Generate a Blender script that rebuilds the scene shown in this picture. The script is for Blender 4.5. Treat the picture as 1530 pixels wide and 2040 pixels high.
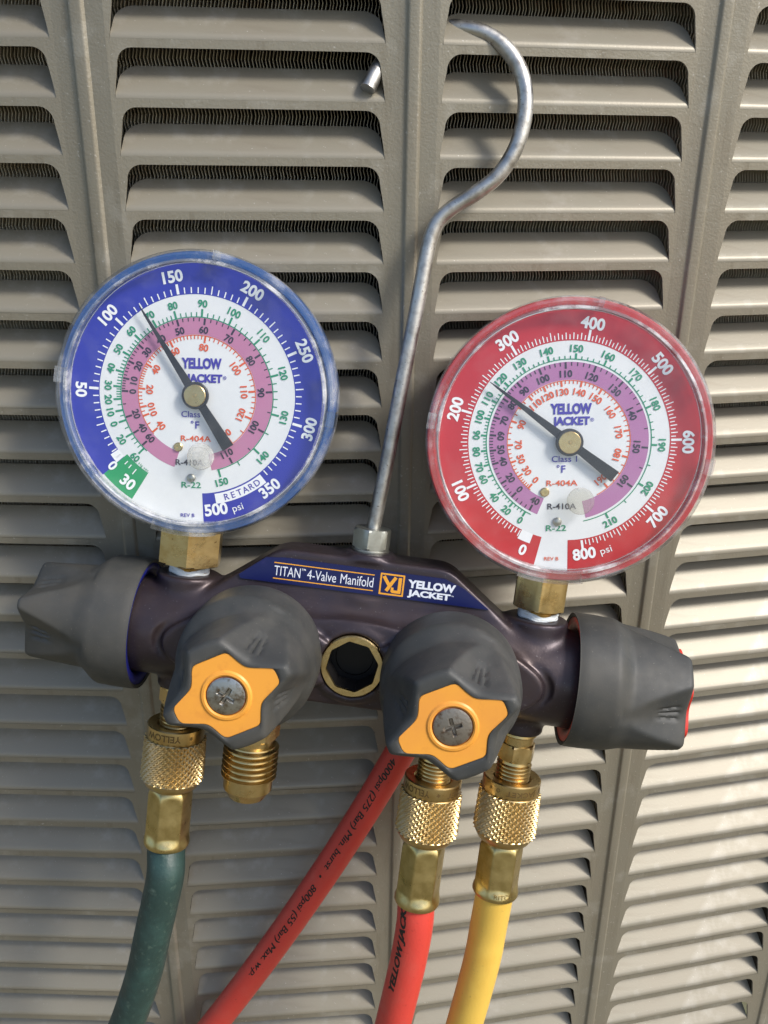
import bpy, math, random
import numpy as np
from mathutils import Matrix, Vector

random.seed(4)
rng = np.random.default_rng(4)
scene = bpy.context.scene
for o in list(bpy.data.objects):
    bpy.data.objects.remove(o)
COL = scene.collection
R = math.radians
PI = math.pi

# ------------------------------------------------------------------ camera
cam_d = bpy.data.cameras.new("camera")
cam = bpy.data.objects.new("camera", cam_d)
COL.objects.link(cam)
cam_d.sensor_fit = 'VERTICAL'
cam_d.sensor_height = 36.0
cam_d.lens = 1808.27 / 2040 * 36.0
cam_d.clip_start = 0.01
cam_d.clip_end = 200
cam.matrix_world = Matrix.Rotation(R(90 - 22.18), 4, 'X') @ Matrix.Rotation(R(0.71), 4, 'Z')
scene.camera = cam

# ------------------------------------------------------------------ light
world = bpy.data.worlds.new("World")
scene.world = world
world.use_nodes = True
wn = world.node_tree
bg = wn.nodes["Background"]
sky = wn.nodes.new("ShaderNodeTexSky")
sky.sky_type = 'NISHITA'
sky.sun_disc = False
SUN_AZ, SUN_EL = R(120), R(43)
sky.sun_elevation = SUN_EL
sky.sun_rotation = SUN_AZ
sky.air_density = 1.0
sky.dust_density = 2.0
sky.ozone_density = 1.0
wn.links.new(sky.outputs[0], bg.inputs[0])
bg.inputs[1].default_value = 0.12
sun_d = bpy.data.lights.new("sun", 'SUN')
sun_d.energy = 2.1
sun_d.angle = R(13)
sun_d.color = (1.0, 0.955, 0.88)
sun = bpy.data.objects.new("sun", sun_d)
COL.objects.link(sun)
to_sun = Vector((math.sin(SUN_AZ) * math.cos(SUN_EL), math.cos(SUN_AZ) * math.cos(SUN_EL), math.sin(SUN_EL)))
sun.rotation_euler = to_sun.to_track_quat('Z', 'Y').to_euler()
vs = scene.view_settings
vs.view_transform = 'Standard'
vs.look = 'None'
vs.gamma = 1.0
vs.use_curve_mapping = False
vs.exposure = 0.72
scene.cycles.max_bounces = 10
scene.cycles.transparent_max_bounces = 16

# ------------------------------------------------------------------ materials
def mat(name, color, rough=0.5, metal=0.0, spec=0.5, var=None, bump=None, coat=0.0, rvar=0.0):
    """Principled with optional colour variation (scale, amount, other colour) and bump (scale, strength, distance)."""
    m = bpy.data.materials.new(name)
    m.use_nodes = True
    nt = m.node_tree
    b = nt.nodes["Principled BSDF"]
    b.inputs["Base Color"].default_value = (*color, 1)
    b.inputs["Roughness"].default_value = rough
    b.inputs["Metallic"].default_value = metal
    b.inputs["Specular IOR Level"].default_value = spec
    b.inputs["Coat Weight"].default_value = coat
    tc = nt.nodes.new("ShaderNodeTexCoord")
    if var:
        items = var if isinstance(var, list) else [var]
        prev = None
        for (sc, lo, hi, other, detail, *stretch) in items:
            n = nt.nodes.new("ShaderNodeTexNoise")
            n.inputs["Scale"].default_value = sc
            n.inputs["Detail"].default_value = detail
            n.inputs["Roughness"].default_value = 0.6
            if stretch:
                mp = nt.nodes.new("ShaderNodeMapping")
                mp.inputs["Scale"].default_value = stretch[0]
                nt.links.new(tc.outputs["Object"], mp.inputs["Vector"])
                nt.links.new(mp.outputs[0], n.inputs["Vector"])
            else:
                nt.links.new(tc.outputs["Object"], n.inputs["Vector"])
            rp = nt.nodes.new("ShaderNodeValToRGB")
            rp.color_ramp.elements[0].position = lo
            rp.color_ramp.elements[1].position = hi
            nt.links.new(n.outputs["Fac"], rp.inputs[0])
            mx = nt.nodes.new("ShaderNodeMix")
            mx.data_type = 'RGBA'
            if prev is None:
                mx.inputs["A"].default_value = (*color, 1)
            else:
                nt.links.new(prev, mx.inputs["A"])
            mx.inputs["B"].default_value = (*other, 1)
            nt.links.new(rp.outputs[0], mx.inputs["Factor"])
            prev = mx.outputs["Result"]
        nt.links.new(prev, b.inputs["Base Color"])
    if rvar:
        n = nt.nodes.new("ShaderNodeTexNoise")
        n.inputs["Scale"].default_value = 160
        n.inputs["Detail"].default_value = 5
        nt.links.new(tc.outputs["Object"], n.inputs["Vector"])
        mr = nt.nodes.new("ShaderNodeMapRange")
        mr.inputs["From Min"].default_value = 0.3
        mr.inputs["From Max"].default_value = 0.7
        mr.inputs["To Min"].default_value = max(0.02, rough - rvar)
        mr.inputs["To Max"].default_value = rough + rvar
        nt.links.new(n.outputs["Fac"], mr.inputs["Value"])
        nt.links.new(mr.outputs[0], b.inputs["Roughness"])
    if bump:
        items = bump if isinstance(bump, list) else [bump]
        prev = None
        for (sc, st, dist, detail) in items:
            n = nt.nodes.new("ShaderNodeTexNoise")
            n.inputs["Scale"].default_value = sc
            n.inputs["Detail"].default_value = detail
            nt.links.new(tc.outputs["Object"], n.inputs["Vector"])
            bp = nt.nodes.new("ShaderNodeBump")
            bp.inputs["Strength"].default_value = st
            bp.inputs["Distance"].default_value = dist
            nt.links.new(n.outputs["Fac"], bp.inputs["Height"])
            if prev is not None:
                nt.links.new(prev, bp.inputs["Normal"])
            prev = bp.outputs[0]
        nt.links.new(prev, b.inputs["Normal"])
    return m

def clear_mat(name, tint, haze=0.06, rough=0.04, bump=None):
    """Clear plastic: fresnel mix of see-through and gloss, with white haze for smudges and, on the bezel, painted reflections."""
    m = bpy.data.materials.new(name)
    m.use_nodes = True
    nt = m.node_tree
    nt.nodes.clear()
    out = nt.nodes.new("ShaderNodeOutputMaterial")
    tr = nt.nodes.new("ShaderNodeBsdfTransparent")
    tr.inputs[0].default_value = (*tint, 1)
    gl = nt.nodes.new("ShaderNodeBsdfGlossy")
    gl.inputs["Roughness"].default_value = rough
    df = nt.nodes.new("ShaderNodeBsdfDiffuse")
    df.inputs[0].default_value = (0.8, 0.8, 0.8, 1)
    # Schlick reflectance, the same from both sides of the thin plastic
    lw = nt.nodes.new("ShaderNodeLayerWeight")
    pw = nt.nodes.new("ShaderNodeMath")
    pw.operation = 'POWER'
    pw.inputs[1].default_value = 5.0
    nt.links.new(lw.outputs["Facing"], pw.inputs[0])
    fr = nt.nodes.new("ShaderNodeMath")
    fr.operation = 'MULTIPLY_ADD'
    fr.inputs[1].default_value = 0.95
    fr.inputs[2].default_value = 0.055
    nt.links.new(pw.outputs[0], fr.inputs[0])
    lw.inputs["Blend"].default_value = 0.5
    tc = nt.nodes.new("ShaderNodeTexCoord")
    n = nt.nodes.new("ShaderNodeTexNoise")
    n.inputs["Scale"].default_value = 90
    n.inputs["Detail"].default_value = 7
    n.inputs["Roughness"].default_value = 0.65
    nt.links.new(tc.outputs["Object"], n.inputs["Vector"])
    mr = nt.nodes.new("ShaderNodeMapRange")
    mr.inputs["From Min"].default_value = 0.47
    mr.inputs["From Max"].default_value = 0.75
    mr.inputs["To Min"].default_value = haze * 0.35
    mr.inputs["To Max"].default_value = haze * 3.2
    nt.links.new(n.outputs["Fac"], mr.inputs["Value"])
    m1 = nt.nodes.new("ShaderNodeMixShader")
    nt.links.new(mr.outputs[0], m1.inputs[0])
    nt.links.new(tr.outputs[0], m1.inputs[1])
    nt.links.new(df.outputs[0], m1.inputs[2])
    m2 = nt.nodes.new("ShaderNodeMixShader")
    nt.links.new(fr.outputs[0], m2.inputs[0])
    nt.links.new(m1.outputs[0], m2.inputs[1])
    nt.links.new(gl.outputs[0], m2.inputs[2])
    if bump:
        bp = nt.nodes.new("ShaderNodeBump")
        n2 = nt.nodes.new("ShaderNodeTexNoise")
        n2.inputs["Scale"].default_value = bump[0]
        nt.links.new(tc.outputs["Object"], n2.inputs["Vector"])
        bp.inputs["Strength"].default_value = bump[1]
        bp.inputs["Distance"].default_value = bump[2]
        nt.links.new(n2.outputs["Fac"], bp.inputs["Height"])
        nt.links.new(bp.outputs[0], gl.inputs["Normal"])
        nt.links.new(bp.outputs[0], lw.inputs["Normal"])
    nt.links.new(m2.outputs[0], out.inputs[0])
    return m

TAUPE = (0.250, 0.230, 0.180)
M = {}
M['sheet'] = mat('panel_paint', TAUPE, 0.40, 0.3, 0.5, var=[(55, .35, .75, (0.248, 0.222, 0.170), 4), (240, .56, .80, (0.190, 0.166, 0.122), 5, (1, 1, .10)), (900, .68, .74, (0.38, 0.36, 0.31), 2), (60, .56, .76, (0.34, 0.32, 0.27), 8)], bump=[(1250, 0.24, 0.0004, 2.0), (330, 0.07, 0.0006, 2.0)])
M['blade'] = mat('louver_paint', TAUPE, 0.44, 0.2, 0.5, var=[(40, .35, .75, (0.248, 0.222, 0.172), 4), (200, .58, .82, (0.215, 0.190, 0.145), 5, (.15, 1, 1)), (70, .54, .76, (0.33, 0.31, 0.265), 8), (1300, .72, .75, (0.45, 0.43, 0.38), 2)], bump=[(1400, 0.10, 0.0003, 2.0)])
M['fin'] = mat('fin_aluminium', (0.50, 0.47, 0.39), 0.5, 0.1, 0.5, var=(90, .55, .75, (0.30, 0.22, 0.13), 4))
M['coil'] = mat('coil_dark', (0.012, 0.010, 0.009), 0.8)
M['body'] = mat('anodised_body', (0.046, 0.036, 0.044), 0.38, 0.5, 0.5, var=[(60, .4, .75, (0.055, 0.038, 0.036), 5), (1300, .69, .74, (0.14, 0.13, 0.13), 2)], bump=[(1500, 0.12, 0.0003, 3)], rvar=0.08)
M['rubber'] = mat('rubber_grip', (0.040, 0.042, 0.041), 0.58, 0, 0.45, var=[(70, .42, .8, (0.075, 0.073, 0.066), 5), (1500, .69, .74, (0.14, 0.13, 0.11), 2), (25, .5, .72, (0.066, 0.062, 0.052), 6)], bump=[(1800, 0.10, 0.0002, 2)], rvar=0.07)
M['orange'] = mat('orange_plastic', (0.80, 0.345, 0.045), 0.42, 0, 0.5, var=[(220, .55, .8, (0.68, 0.27, 0.04), 5), (45, .5, .75, (0.74, 0.30, 0.05), 5)], bump=[(700, 0.06, 0.0003, 3)])
M['blue_plastic'] = mat('blue_plastic', (0.008, 0.012, 0.17), 0.4)
M['red_plastic'] = mat('red_plastic', (0.62, 0.035, 0.02), 0.4)
M['brass'] = mat('brass', (0.62, 0.47, 0.225), 0.30, 1.0, 0.5, var=[(180, .48, .75, (0.50, 0.33, 0.12), 6), (700, .66, .74, (0.22, 0.13, 0.05), 4)], bump=[(900, 0.10, 0.0003, 3)], rvar=0.09)
M['brass_knurl'] = mat('brass_knurl', (0.60, 0.46, 0.235), 0.36, 1.0, 0.5, var=[(150, .45, .75, (0.46, 0.31, 0.12), 5)], rvar=0.08)
M['ferrule'] = mat('ferrule_brass', (0.60, 0.48, 0.22), 0.34, 1.0, 0.5, var=[(260, .42, .75, (0.42, 0.32, 0.12), 6), (90, .5, .8, (0.62, 0.50, 0.22), 4)], bump=[(600, 0.12, 0.0004, 4)], rvar=0.10)
M['engrave'] = mat('engraved_dark_brass', (0.16, 0.10, 0.035), 0.55, 0.6)
M['stamp'] = mat('stamped_brass', (0.36, 0.28, 0.12), 0.5, 0.9)
M['steel'] = mat('steel_rod', (0.52, 0.51, 0.48), 0.46, 1.0, 0.5, var=[(240, .46, .72, (0.30, 0.28, 0.25), 7), (1100, .64, .72, (0.14, 0.12, 0.10), 3)], bump=[(700, 0.18, 0.0004, 4)], rvar=0.12)
M['zinc'] = mat('zinc_nut', (0.44, 0.45, 0.41), 0.42, 1.0, 0.5, var=[(500, .5, .75, (0.38, 0.38, 0.34), 5)], bump=[(800, 0.12, 0.0003, 3)])
M['screw'] = mat('screw_steel', (0.46, 0.45, 0.42), 0.36, 1.0, 0.5, var=[(420, .46, .66, (0.20, 0.15, 0.10), 6)], bump=[(1400, 0.2, 0.0003, 3)])
M['screw_rusty'] = mat('screw_rusty', (0.28, 0.25, 0.21), 0.45, 0.85, 0.5, var=[(420, .52, .70, (0.12, 0.07, 0.04), 6)], bump=[(1400, 0.25, 0.0003, 3)])
M['rust'] = mat('rust_ring', (0.32, 0.10, 0.03), 0.7, 0.1)
M['hole_shade'] = mat('hole_shade', (0.008, 0.007, 0.007), 0.5)
M['sight'] = mat('sight_glass_dark', (0.006, 0.006, 0.007), 0.3, 0, 0.25)
M['tape'] = mat('thread_tape', (0.72, 0.76, 0.76), 0.6, bump=[(1500, 0.4, 0.0004, 3)])
M['case_blue'] = mat('case_blue', (0.010, 0.075, 0.26), 0.30, 0, 0.5, coat=0.3)
M['case_red'] = mat('case_red', (0.50, 0.030, 0.030), 0.30, 0, 0.5, coat=0.3)
M['dial_white'] = mat('dial_white', (0.77, 0.79, 0.79), 0.5, var=(60, .4, .9, (0.70, 0.73, 0.75), 3))
M['dial_blue'] = mat('dial_blue', (0.020, 0.030, 0.36), 0.5)
M['dial_red'] = mat('dial_red', (0.50, 0.012, 0.022), 0.5)
M['dial_pink'] = mat('dial_pink', (0.50, 0.20, 0.34), 0.5)
M['dial_mauve'] = mat('dial_mauve', (0.42, 0.17, 0.36), 0.5)
M['dial_green'] = mat('dial_green', (0.010, 0.30, 0.11), 0.5)
M['ink_white'] = mat('ink_white', (0.85, 0.87, 0.88), 0.5)
M['ink_green'] = mat('ink_green', (0.010, 0.26, 0.13), 0.5)
M['ink_black'] = mat('ink_black', (0.030, 0.022, 0.045), 0.5)
M['ink_orange'] = mat('ink_orange', (0.70, 0.10, 0.025), 0.5)
M['ink_blue'] = mat('ink_blue', (0.050, 0.035, 0.36), 0.5)
M['needle'] = mat('needle_black', (0.022, 0.022, 0.026), 0.42, 0, 0.5)
M['lens'] = clear_mat('lens_clear', (0.985, 0.99, 0.995), 0.02, 0.03)
M['bezel'] = clear_mat('bezel_clear', (0.95, 0.97, 0.98), 0.13, 0.05, bump=(260, 0.12, 0.0006))  # white haze mixed in for the whitish reflections along the clear rim
M['lip'] = clear_mat('lip_whitish', (0.92, 0.94, 0.95), 0.34, 0.06)  # stronger white haze on the inner lip
M['plug'] = clear_mat('plug_frosted', (0.90, 0.89, 0.85), 0.26, 0.22)
M['tab'] = clear_mat('tab_clear', (0.93, 0.93, 0.91), 0.12, 0.08)
M['label_blue'] = mat('label_blue', (0.006, 0.010, 0.075), 0.32, 0, 0.5, var=(300, .6, .8, (0.02, 0.02, 0.10), 5))
M['label_yellow'] = mat('label_yellow', (0.80, 0.36, 0.03), 0.45)
M['label_white'] = mat('label_white', (0.72, 0.75, 0.82), 0.45)
M['hose_green'] = mat('hose_green', (0.020, 0.046, 0.041), 0.48, 0, 0.5, var=[(110, .46, .78, (0.034, 0.080, 0.070), 5), (420, .58, .8, (0.085, 0.13, 0.105), 4)], bump=[(1100, 0.25, 0.0005, 3), (300, .1, .0006, 2)], rvar=0.08)
M['hose_red'] = mat('hose_red', (0.60, 0.055, 0.040), 0.42, 0, 0.5, var=[(120, .5, .8, (0.58, 0.075, 0.055), 5), (500, .62, .78, (0.38, 0.035, 0.025), 6)], bump=[(1100, 0.18, 0.0004, 3), (300, 0.10, 0.0006, 2)], rvar=0.08)
M['hose_yellow'] = mat('hose_yellow', (0.74, 0.48, 0.085), 0.44, 0, 0.5, var=[(120, .5, .8, (0.70, 0.43, 0.07), 5), (500, .62, .78, (0.48, 0.29, 0.06), 6)], bump=[(1100, 0.18, 0.0004, 3), (300, 0.10, 0.0006, 2)], rvar=0.08)
M['hose_ink'] = mat('hose_ink', (0.012, 0.010, 0.010), 0.5)
M['soil'] = mat('soil', (0.20, 0.155, 0.10), 0.9, 0, 0.3, var=(3, .4, .7, (0.10, 0.12, 0.05), 6))

# ------------------------------------------------------------------ mesh helpers
def obj(name, verts, faces, material, parent=None, smooth=True, sharp=None):
    me = bpy.data.meshes.new(name)
    me.from_pydata([tuple(map(float, v)) for v in verts], [], [tuple(int(i) for i in f) for f in faces])
    me.validate()
    me.update()
    if material is not None:
        me.materials.append(material)
    o = bpy.data.objects.new(name, me)
    COL.objects.link(o)
    if parent is not None:
        o.parent = parent
    if smooth:
        me.polygons.foreach_set('use_smooth', [True] * len(me.polygons))
        if sharp:
            me.set_sharp_from_angle(angle=R(sharp))
    return o

def tag(o, label, cat=None, group=None):
    o['label'] = label
    if cat:
        o['category'] = cat
    if group:
        o['group'] = group
    return o

def empty(name, matrix=None):
    o = bpy.data.objects.new(name, None)
    o.empty_display_size = 0.02
    COL.objects.link(o)
    if matrix is not None:
        o.matrix_world = matrix
    return o

class MB:
    """collects vertices and faces"""
    def __init__(self):
        self.v = []
        self.f = []
    def add(self, verts, faces, M4=None):
        n = len(self.v)
        if M4 is not None:
            verts = [M4 @ Vector(p) for p in verts]
        self.v.extend([tuple(p) for p in verts])
        self.f.extend([tuple(i + n for i in f) for f in faces])
        return self
    def obj(self, name, material, parent=None, smooth=True, sharp=None):
        return obj(name, self.v, self.f, material, parent, smooth, sharp)

def frame(origin, z, x=(1, 0, 0)):
    z = Vector(z).normalized()
    x = Vector(x)
    x = (x - z * x.dot(z)).normalized()
    y = z.cross(x)
    m = Matrix.Identity(4)
    for i in range(3):
        m[i][0], m[i][1], m[i][2], m[i][3] = x[i], y[i], z[i], origin[i]
    return m

def revolve(profile, seg=48, closed_ends=True):
    """profile: list of (r, z) going from first to last; outward normals when z rises outside"""
    v, f = [], []
    for (r, z) in profile:
        for k in range(seg):
            a = 2 * PI * k / seg
            v.append((r * math.cos(a), r * math.sin(a), z))
    for i in range(len(profile) - 1):
        for k in range(seg):
            k2 = (k + 1) % seg
            f.append((i * seg + k, i * seg + k2, (i + 1) * seg + k2, (i + 1) * seg + k))
    if closed_ends:
        f.append(tuple(reversed(range(seg))))
        f.append(tuple(range((len(profile) - 1) * seg, len(profile) * seg)))
    return v, f

def loft(rfun, hs, seg=96, zfun=None, cap0=True, cap1=True):
    v, f = [], []
    for j, h in enumerate(hs):
        for k in range(seg):
            a = 2 * PI * k / seg
            r = rfun(h, a)
            v.append((r * math.cos(a), r * math.sin(a), h if zfun is None else zfun(h, a)))
    n = len(hs)
    for i in range(n - 1):
        for k in range(seg):
            k2 = (k + 1) % seg
            f.append((i * seg + k, i * seg + k2, (i + 1) * seg + k2, (i + 1) * seg + k))
    if cap0:
        f.append(tuple(reversed(range(seg))))
    if cap1:
        f.append(tuple(range((n - 1) * seg, n * seg)))
    return v, f

def prism(poly, z0, z1, bevel=0.0):
    """extrude a 2-D polygon (counter-clockwise) with an optional bevel on the far (z1) side"""
    n = len(poly)
    rings = [[(x, y, z0) for x, y in poly]]
    if bevel > 0:
        rings.append([(x, y, z1 - bevel) for x, y in poly])
        cx = sum(p[0] for p in poly) / n
        cy = sum(p[1] for p in poly) / n
        ins = []
        for x, y in poly:
            d = math.hypot(x - cx, y - cy)
            s = (d - bevel) / d if d > 0 else 1
            ins.append((cx + (x - cx) * s, cy + (y - cy) * s, z1))
        rings.append(ins)
    else:
        rings.append([(x, y, z1) for x, y in poly])
    v = [p for r in rings for p in r]
    f = []
    for i in range(len(rings) - 1):
        for k in range(n):
            k2 = (k + 1) % n
            f.append((i * n + k, i * n + k2, (i + 1) * n + k2, (i + 1) * n + k))
    f.append(tuple(reversed(range(n))))
    f.append(tuple(range((len(rings) - 1) * n, len(rings) * n)))
    return v, f

def ngon(r, n, a0=0.0):
    return [(r * math.cos(a0 + 2 * PI * k / n), r * math.sin(a0 + 2 * PI * k / n)) for k in range(n)]

def catmull(pts, n=10):
    pts = [np.array(p, float) for p in pts]
    P = [2 * pts[0] - pts[1]] + pts + [2 * pts[-1] - pts[-2]]
    out = []
    for i in range(1, len(P) - 2):
        p0, p1, p2, p3 = P[i - 1], P[i], P[i + 1], P[i + 2]
        for k in range(n):
            t = k / n
            out.append(0.5 * ((2 * p1) + (-p0 + p2) * t + (2 * p0 - 5 * p1 + 4 * p2 - p3) * t * t + (-p0 + 3 * p1 - 3 * p2 + p3) * t ** 3))
    out.append(P[-2])
    return out

def sweep_frames(path, up=(0, 0, 1)):
    path = [np.array(p, float) for p in path]
    T = []
    for i in range(len(path)):
        a = path[max(0, i - 1)]
        b = path[min(len(path) - 1, i + 1)]
        t = b - a
        T.append(t / np.linalg.norm(t))
    N = []
    u = np.array(up, float)
    n = u - T[0] * (u @ T[0])
    n /= np.linalg.norm(n)
    for t in T:
        n = n - t * (n @ t)
        n /= np.linalg.norm(n)
        N.append(n.copy())
    B = [np.cross(t, n) for t, n in zip(T, N)]
    return path, T, N, B

def tube(path, r, seg=24, up=(0, 0, 1), cap=True):
    path, T, N, B = sweep_frames(path, up)
    v, f = [], []
    for i, p in enumerate(path):
        rr = r(i / (len(path) - 1)) if callable(r) else r
        for k in range(seg):
            a = 2 * PI * k / seg
            v.append(p + rr * (math.cos(a) * N[i] + math.sin(a) * B[i]))
    for i in range(len(path) - 1):
        for k in range(seg):
            k2 = (k + 1) % seg
            f.append((i * seg + k, i * seg + k2, (i + 1) * seg + k2, (i + 1) * seg + k))
    if cap:
        f.append(tuple(reversed(range(seg))))
        f.append(tuple(range((len(path) - 1) * seg, len(path) * seg)))
    return v, f

# ---- flat print made of real letter outlines
_tx = {}
def text_2d(body, bold=0.0, shear=0.0):
    key = (body, bold, shear)
    if key in _tx:
        return _tx[key]
    cu = bpy.data.curves.new("letters", 'FONT')
    cu.body = body
    cu.size = 1.0
    cu.align_x = 'LEFT'
    cu.offset = bold
    cu.shear = shear
    cu.resolution_u = 4
    o = bpy.data.objects.new("letters", cu)
    COL.objects.link(o)
    dg = bpy.context.evaluated_depsgraph_get()
    me = bpy.data.meshes.new_from_object(o.evaluated_get(dg))
    v = np.array([p.co[:2] for p in me.vertices], float)
    f = [tuple(p.vertices) for p in me.polygons]
    bpy.data.objects.remove(o)
    bpy.data.curves.remove(cu)
    bpy.data.meshes.remove(me)
    lo, hi = v.min(0), v.max(0)
    _tx[key] = (v, f, lo, hi)
    return _tx[key]

def text_fit(body, w=None, h=None, bold=0.0, shear=0.0, capref=None):
    """letters centred on the origin, scaled to width w and height h (either may follow the other)"""
    v, f, lo, hi = text_2d(body, bold, shear)
    W, H = hi - lo
    if h is None:
        s = w / W
        sx = sy = s
    elif w is None:
        sx = sy = h / H
    else:
        sx, sy = w / W, h / H
    c = (lo + hi) / 2
    return (v - c) * np.array([sx, sy]), f

def put_text(mb, vf, pos, ang=0.0, z=0.0):
    v, f = vf
    c, s = math.cos(ang), math.sin(ang)
    mb.add([(pos[0] + c * x - s * y, pos[1] + s * x + c * y, z) for x, y in v], f)

def sector(r0, r1, a0, a1, z, n=None):
    """ring piece; angles clockwise from up, in degrees"""
    if n is None:
        n = max(2, int(abs(a1 - a0) / 3))
    v, f = [], []
    for k in range(n + 1):
        a = R(a0 + (a1 - a0) * k / n)
        v.append((r0 * math.sin(a), r0 * math.cos(a), z))
        v.append((r1 * math.sin(a), r1 * math.cos(a), z))
    for k in range(n):
        f.append((2 * k, 2 * k + 2, 2 * k + 3, 2 * k + 1) if a1 < a0 else (2 * k, 2 * k + 1, 2 * k + 3, 2 * k + 2))
    return v, [tuple(reversed(q)) for q in f]

def tick(mb, a, r0, r1, w, z):
    a = R(a)
    d = np.array([math.sin(a), math.cos(a)])
    t = np.array([d[1], -d[0]]) * w / 2
    p = [d * r0 - t, d * r0 + t, d * r1 + t, d * r1 - t]
    mb.add([(q[0], q[1], z) for q in p], [(0, 1, 2, 3)])

# ------------------------------------------------------------------ the setting: ground below, out of frame
g = obj('ground', [(-8, -8, -0.95), (8, -8, -0.95), (8, 3, -0.95), (-8, 3, -0.95)], [(0, 1, 2, 3)], M['soil'], smooth=False)
g['kind'] = 'structure'

# ------------------------------------------------------------------ louvered cabinet panel (bent in shallow facets)
PITCH = 0.01665
Z0 = 0.0282
SLOT_H = 0.0142
ROWS = range(-3, 33)
COLS = [  # left tip, right tip of the slots (x, y)
    ((-0.1869, 0.3104), (-0.1033, 0.3089)),
    ((-0.0847, 0.3076), (-0.0012, 0.3153)),
    ((0.0166, 0.3166), (0.1000, 0.3320)),
    ((0.1178, 0.3344), (0.2004, 0.3530)),
    ((0.2180, 0.3573), (0.2990, 0.3800)),
]
panel = empty('louvered_panel')
tag(panel, 'taupe painted steel air conditioner panel with rows of stamped louver slots', 'panel')
THK = 0.0009

def slot_outline(w):
    """x from -w/2 .. w/2, from left tip over the top to the right tip"""
    tp, rc = 0.0015, 0.0047
    h = SLOT_H
    pts = [(-w / 2, 0.0), (-w / 2 + tp * 0.35, 0.004)]
    x0 = -w / 2 + tp
    for k in range(9):
        a = PI - (PI / 2) * k / 8
        pts.append((x0 + rc + rc * math.cos(a), h - rc + rc * math.sin(a)))
    pts += [(-x, y) for x, y in reversed(pts)]
    return pts

sheet = MB()
pil = []          # pillar sections
for ci, (S, Epnt) in enumerate(COLS):
    S = np.array(S); Epnt = np.array(Epnt)
    d = Epnt - S
    w = np.linalg.norm(d)
    d /= w
    nrm = np.array([d[1], -d[0]])          # towards the camera
    mid = (S + Epnt) / 2
    def P3(x, y, z):                        # x along, y out of the sheet, z up
        q = mid + d * x + nrm * y
        return (q[0], q[1], z)
    ol = slot_outline(w)
    m = 0.0012
    for n in ROWS:
        zb = Z0 - n * PITCH
        poly = [(-w / 2 - m, 0.0)] + ol + [(w / 2 + m, 0.0), (w / 2 + m, PITCH), (-w / 2 - m, PITCH)]
        fr = [P3(x, 0, zb + y) for x, y in poly]
        bk = [P3(x, -THK, zb + y) for x, y in poly]
        N = len(poly)
        faces = [tuple(reversed(range(N))), tuple(range(N, 2 * N))]
        for k in range(1, len(ol)):         # cut edge of the slot
            faces.append((k, k + 1, N + k + 1, N + k))
        sheet.add(fr + bk, faces)
    # the blade: one mesh per column, shared by its rows
    nu, prof = 22, []
    rb, bend = 0.0028, R(40)
    for k in range(7):
        a = bend * k / 6
        prof.append((rb * (1 - math.cos(a)), rb * math.sin(a)))
    t0, h0 = prof[-1]
    t1, h1 = 0.0082, 0.0097
    for k in range(1, 9):
        s = k / 8
        prof.append((t0 + (t1 - t0) * s, h0 + (h1 - h0) * s))
    arc = [0.0]
    for a, b in zip(prof[:-1], prof[1:]):
        arc.append(arc[-1] + math.hypot(b[0] - a[0], b[1] - a[1]))
    L = arc[-1]
    def half_w(s):
        tp, rc = 0.0015, 0.0055
        x = w / 2 - 0.0001 - tp * s / L
        e = s - (L - rc)
        if e > 0:
            x -= rc - math.sqrt(max(0.0, rc * rc - e * e))
        return x
    # resample near the tip so that the corner is round
    ss = list(arc[:-1]) + [L - 0.0042, L - 0.0030, L - 0.0018, L - 0.0009, L - 0.0004, L - 0.0001, L]
    ss = sorted(set(round(s, 7) for s in ss))
    v, f = [], []
    def pr(s):
        for i in range(len(arc) - 1):
            if s <= arc[i + 1] + 1e-9:
                q = (s - arc[i]) / (arc[i + 1] - arc[i])
                a, b = np.array(prof[i]), np.array(prof[i + 1])
                t = (b - a) / np.linalg.norm(b - a)
                return a + (b - a) * q, t
        return np.array(prof[-1]), np.array([0, 1.0])
    for side in (0, 1):
        for s in ss:
            p, t = pr(s)
            nn = np.array([-t[1], t[0]])     # towards the front/up
            q = p - nn * 0 if side == 0 else p - nn * 0.0008
            for k in range(nu + 1):
                x = (-1 + 2 * k / nu) * half_w(s)
                w3 = mid + d * x - nrm * q[0]
                v.append((w3[0], w3[1], q[1]))
    n1 = len(ss) * (nu + 1)
    for i in range(len(ss) - 1):
        for k in range(nu):
            a = i * (nu + 1) + k
            f.append((a, a + 1, a + nu + 2, a + nu + 1))
            b = n1 + a
            f.append((b + nu + 1, b + nu + 2, b + 1, b))
    top = (len(ss) - 1) * (nu + 1)
    for k in range(nu):
        f.append((top + k, top + k + 1, n1 + top + k + 1, n1 + top + k))
    for i in range(len(ss) - 1):
        for k in (0, nu):
            a, b = i * (nu + 1) + k, (i + 1) * (nu + 1) + k
            q = (a, b, n1 + b, n1 + a)
            f.append(q if k == 0 else tuple(reversed(q)))
    first = None
    for n in ROWS:
        if first is None:
            o = obj('louver_blade', v, f, M['blade'], panel, sharp=35)
            first = o
        else:
            o = bpy.data.objects.new('louver_blade', first.data)
            COL.objects.link(o)
            o.parent = panel
        o.location = (0, rng.uniform(0, .00018), Z0 - n * PITCH + rng.uniform(-.00008, .00008))
    pil.append((S - d * m, Epnt + d * m, nrm))
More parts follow.
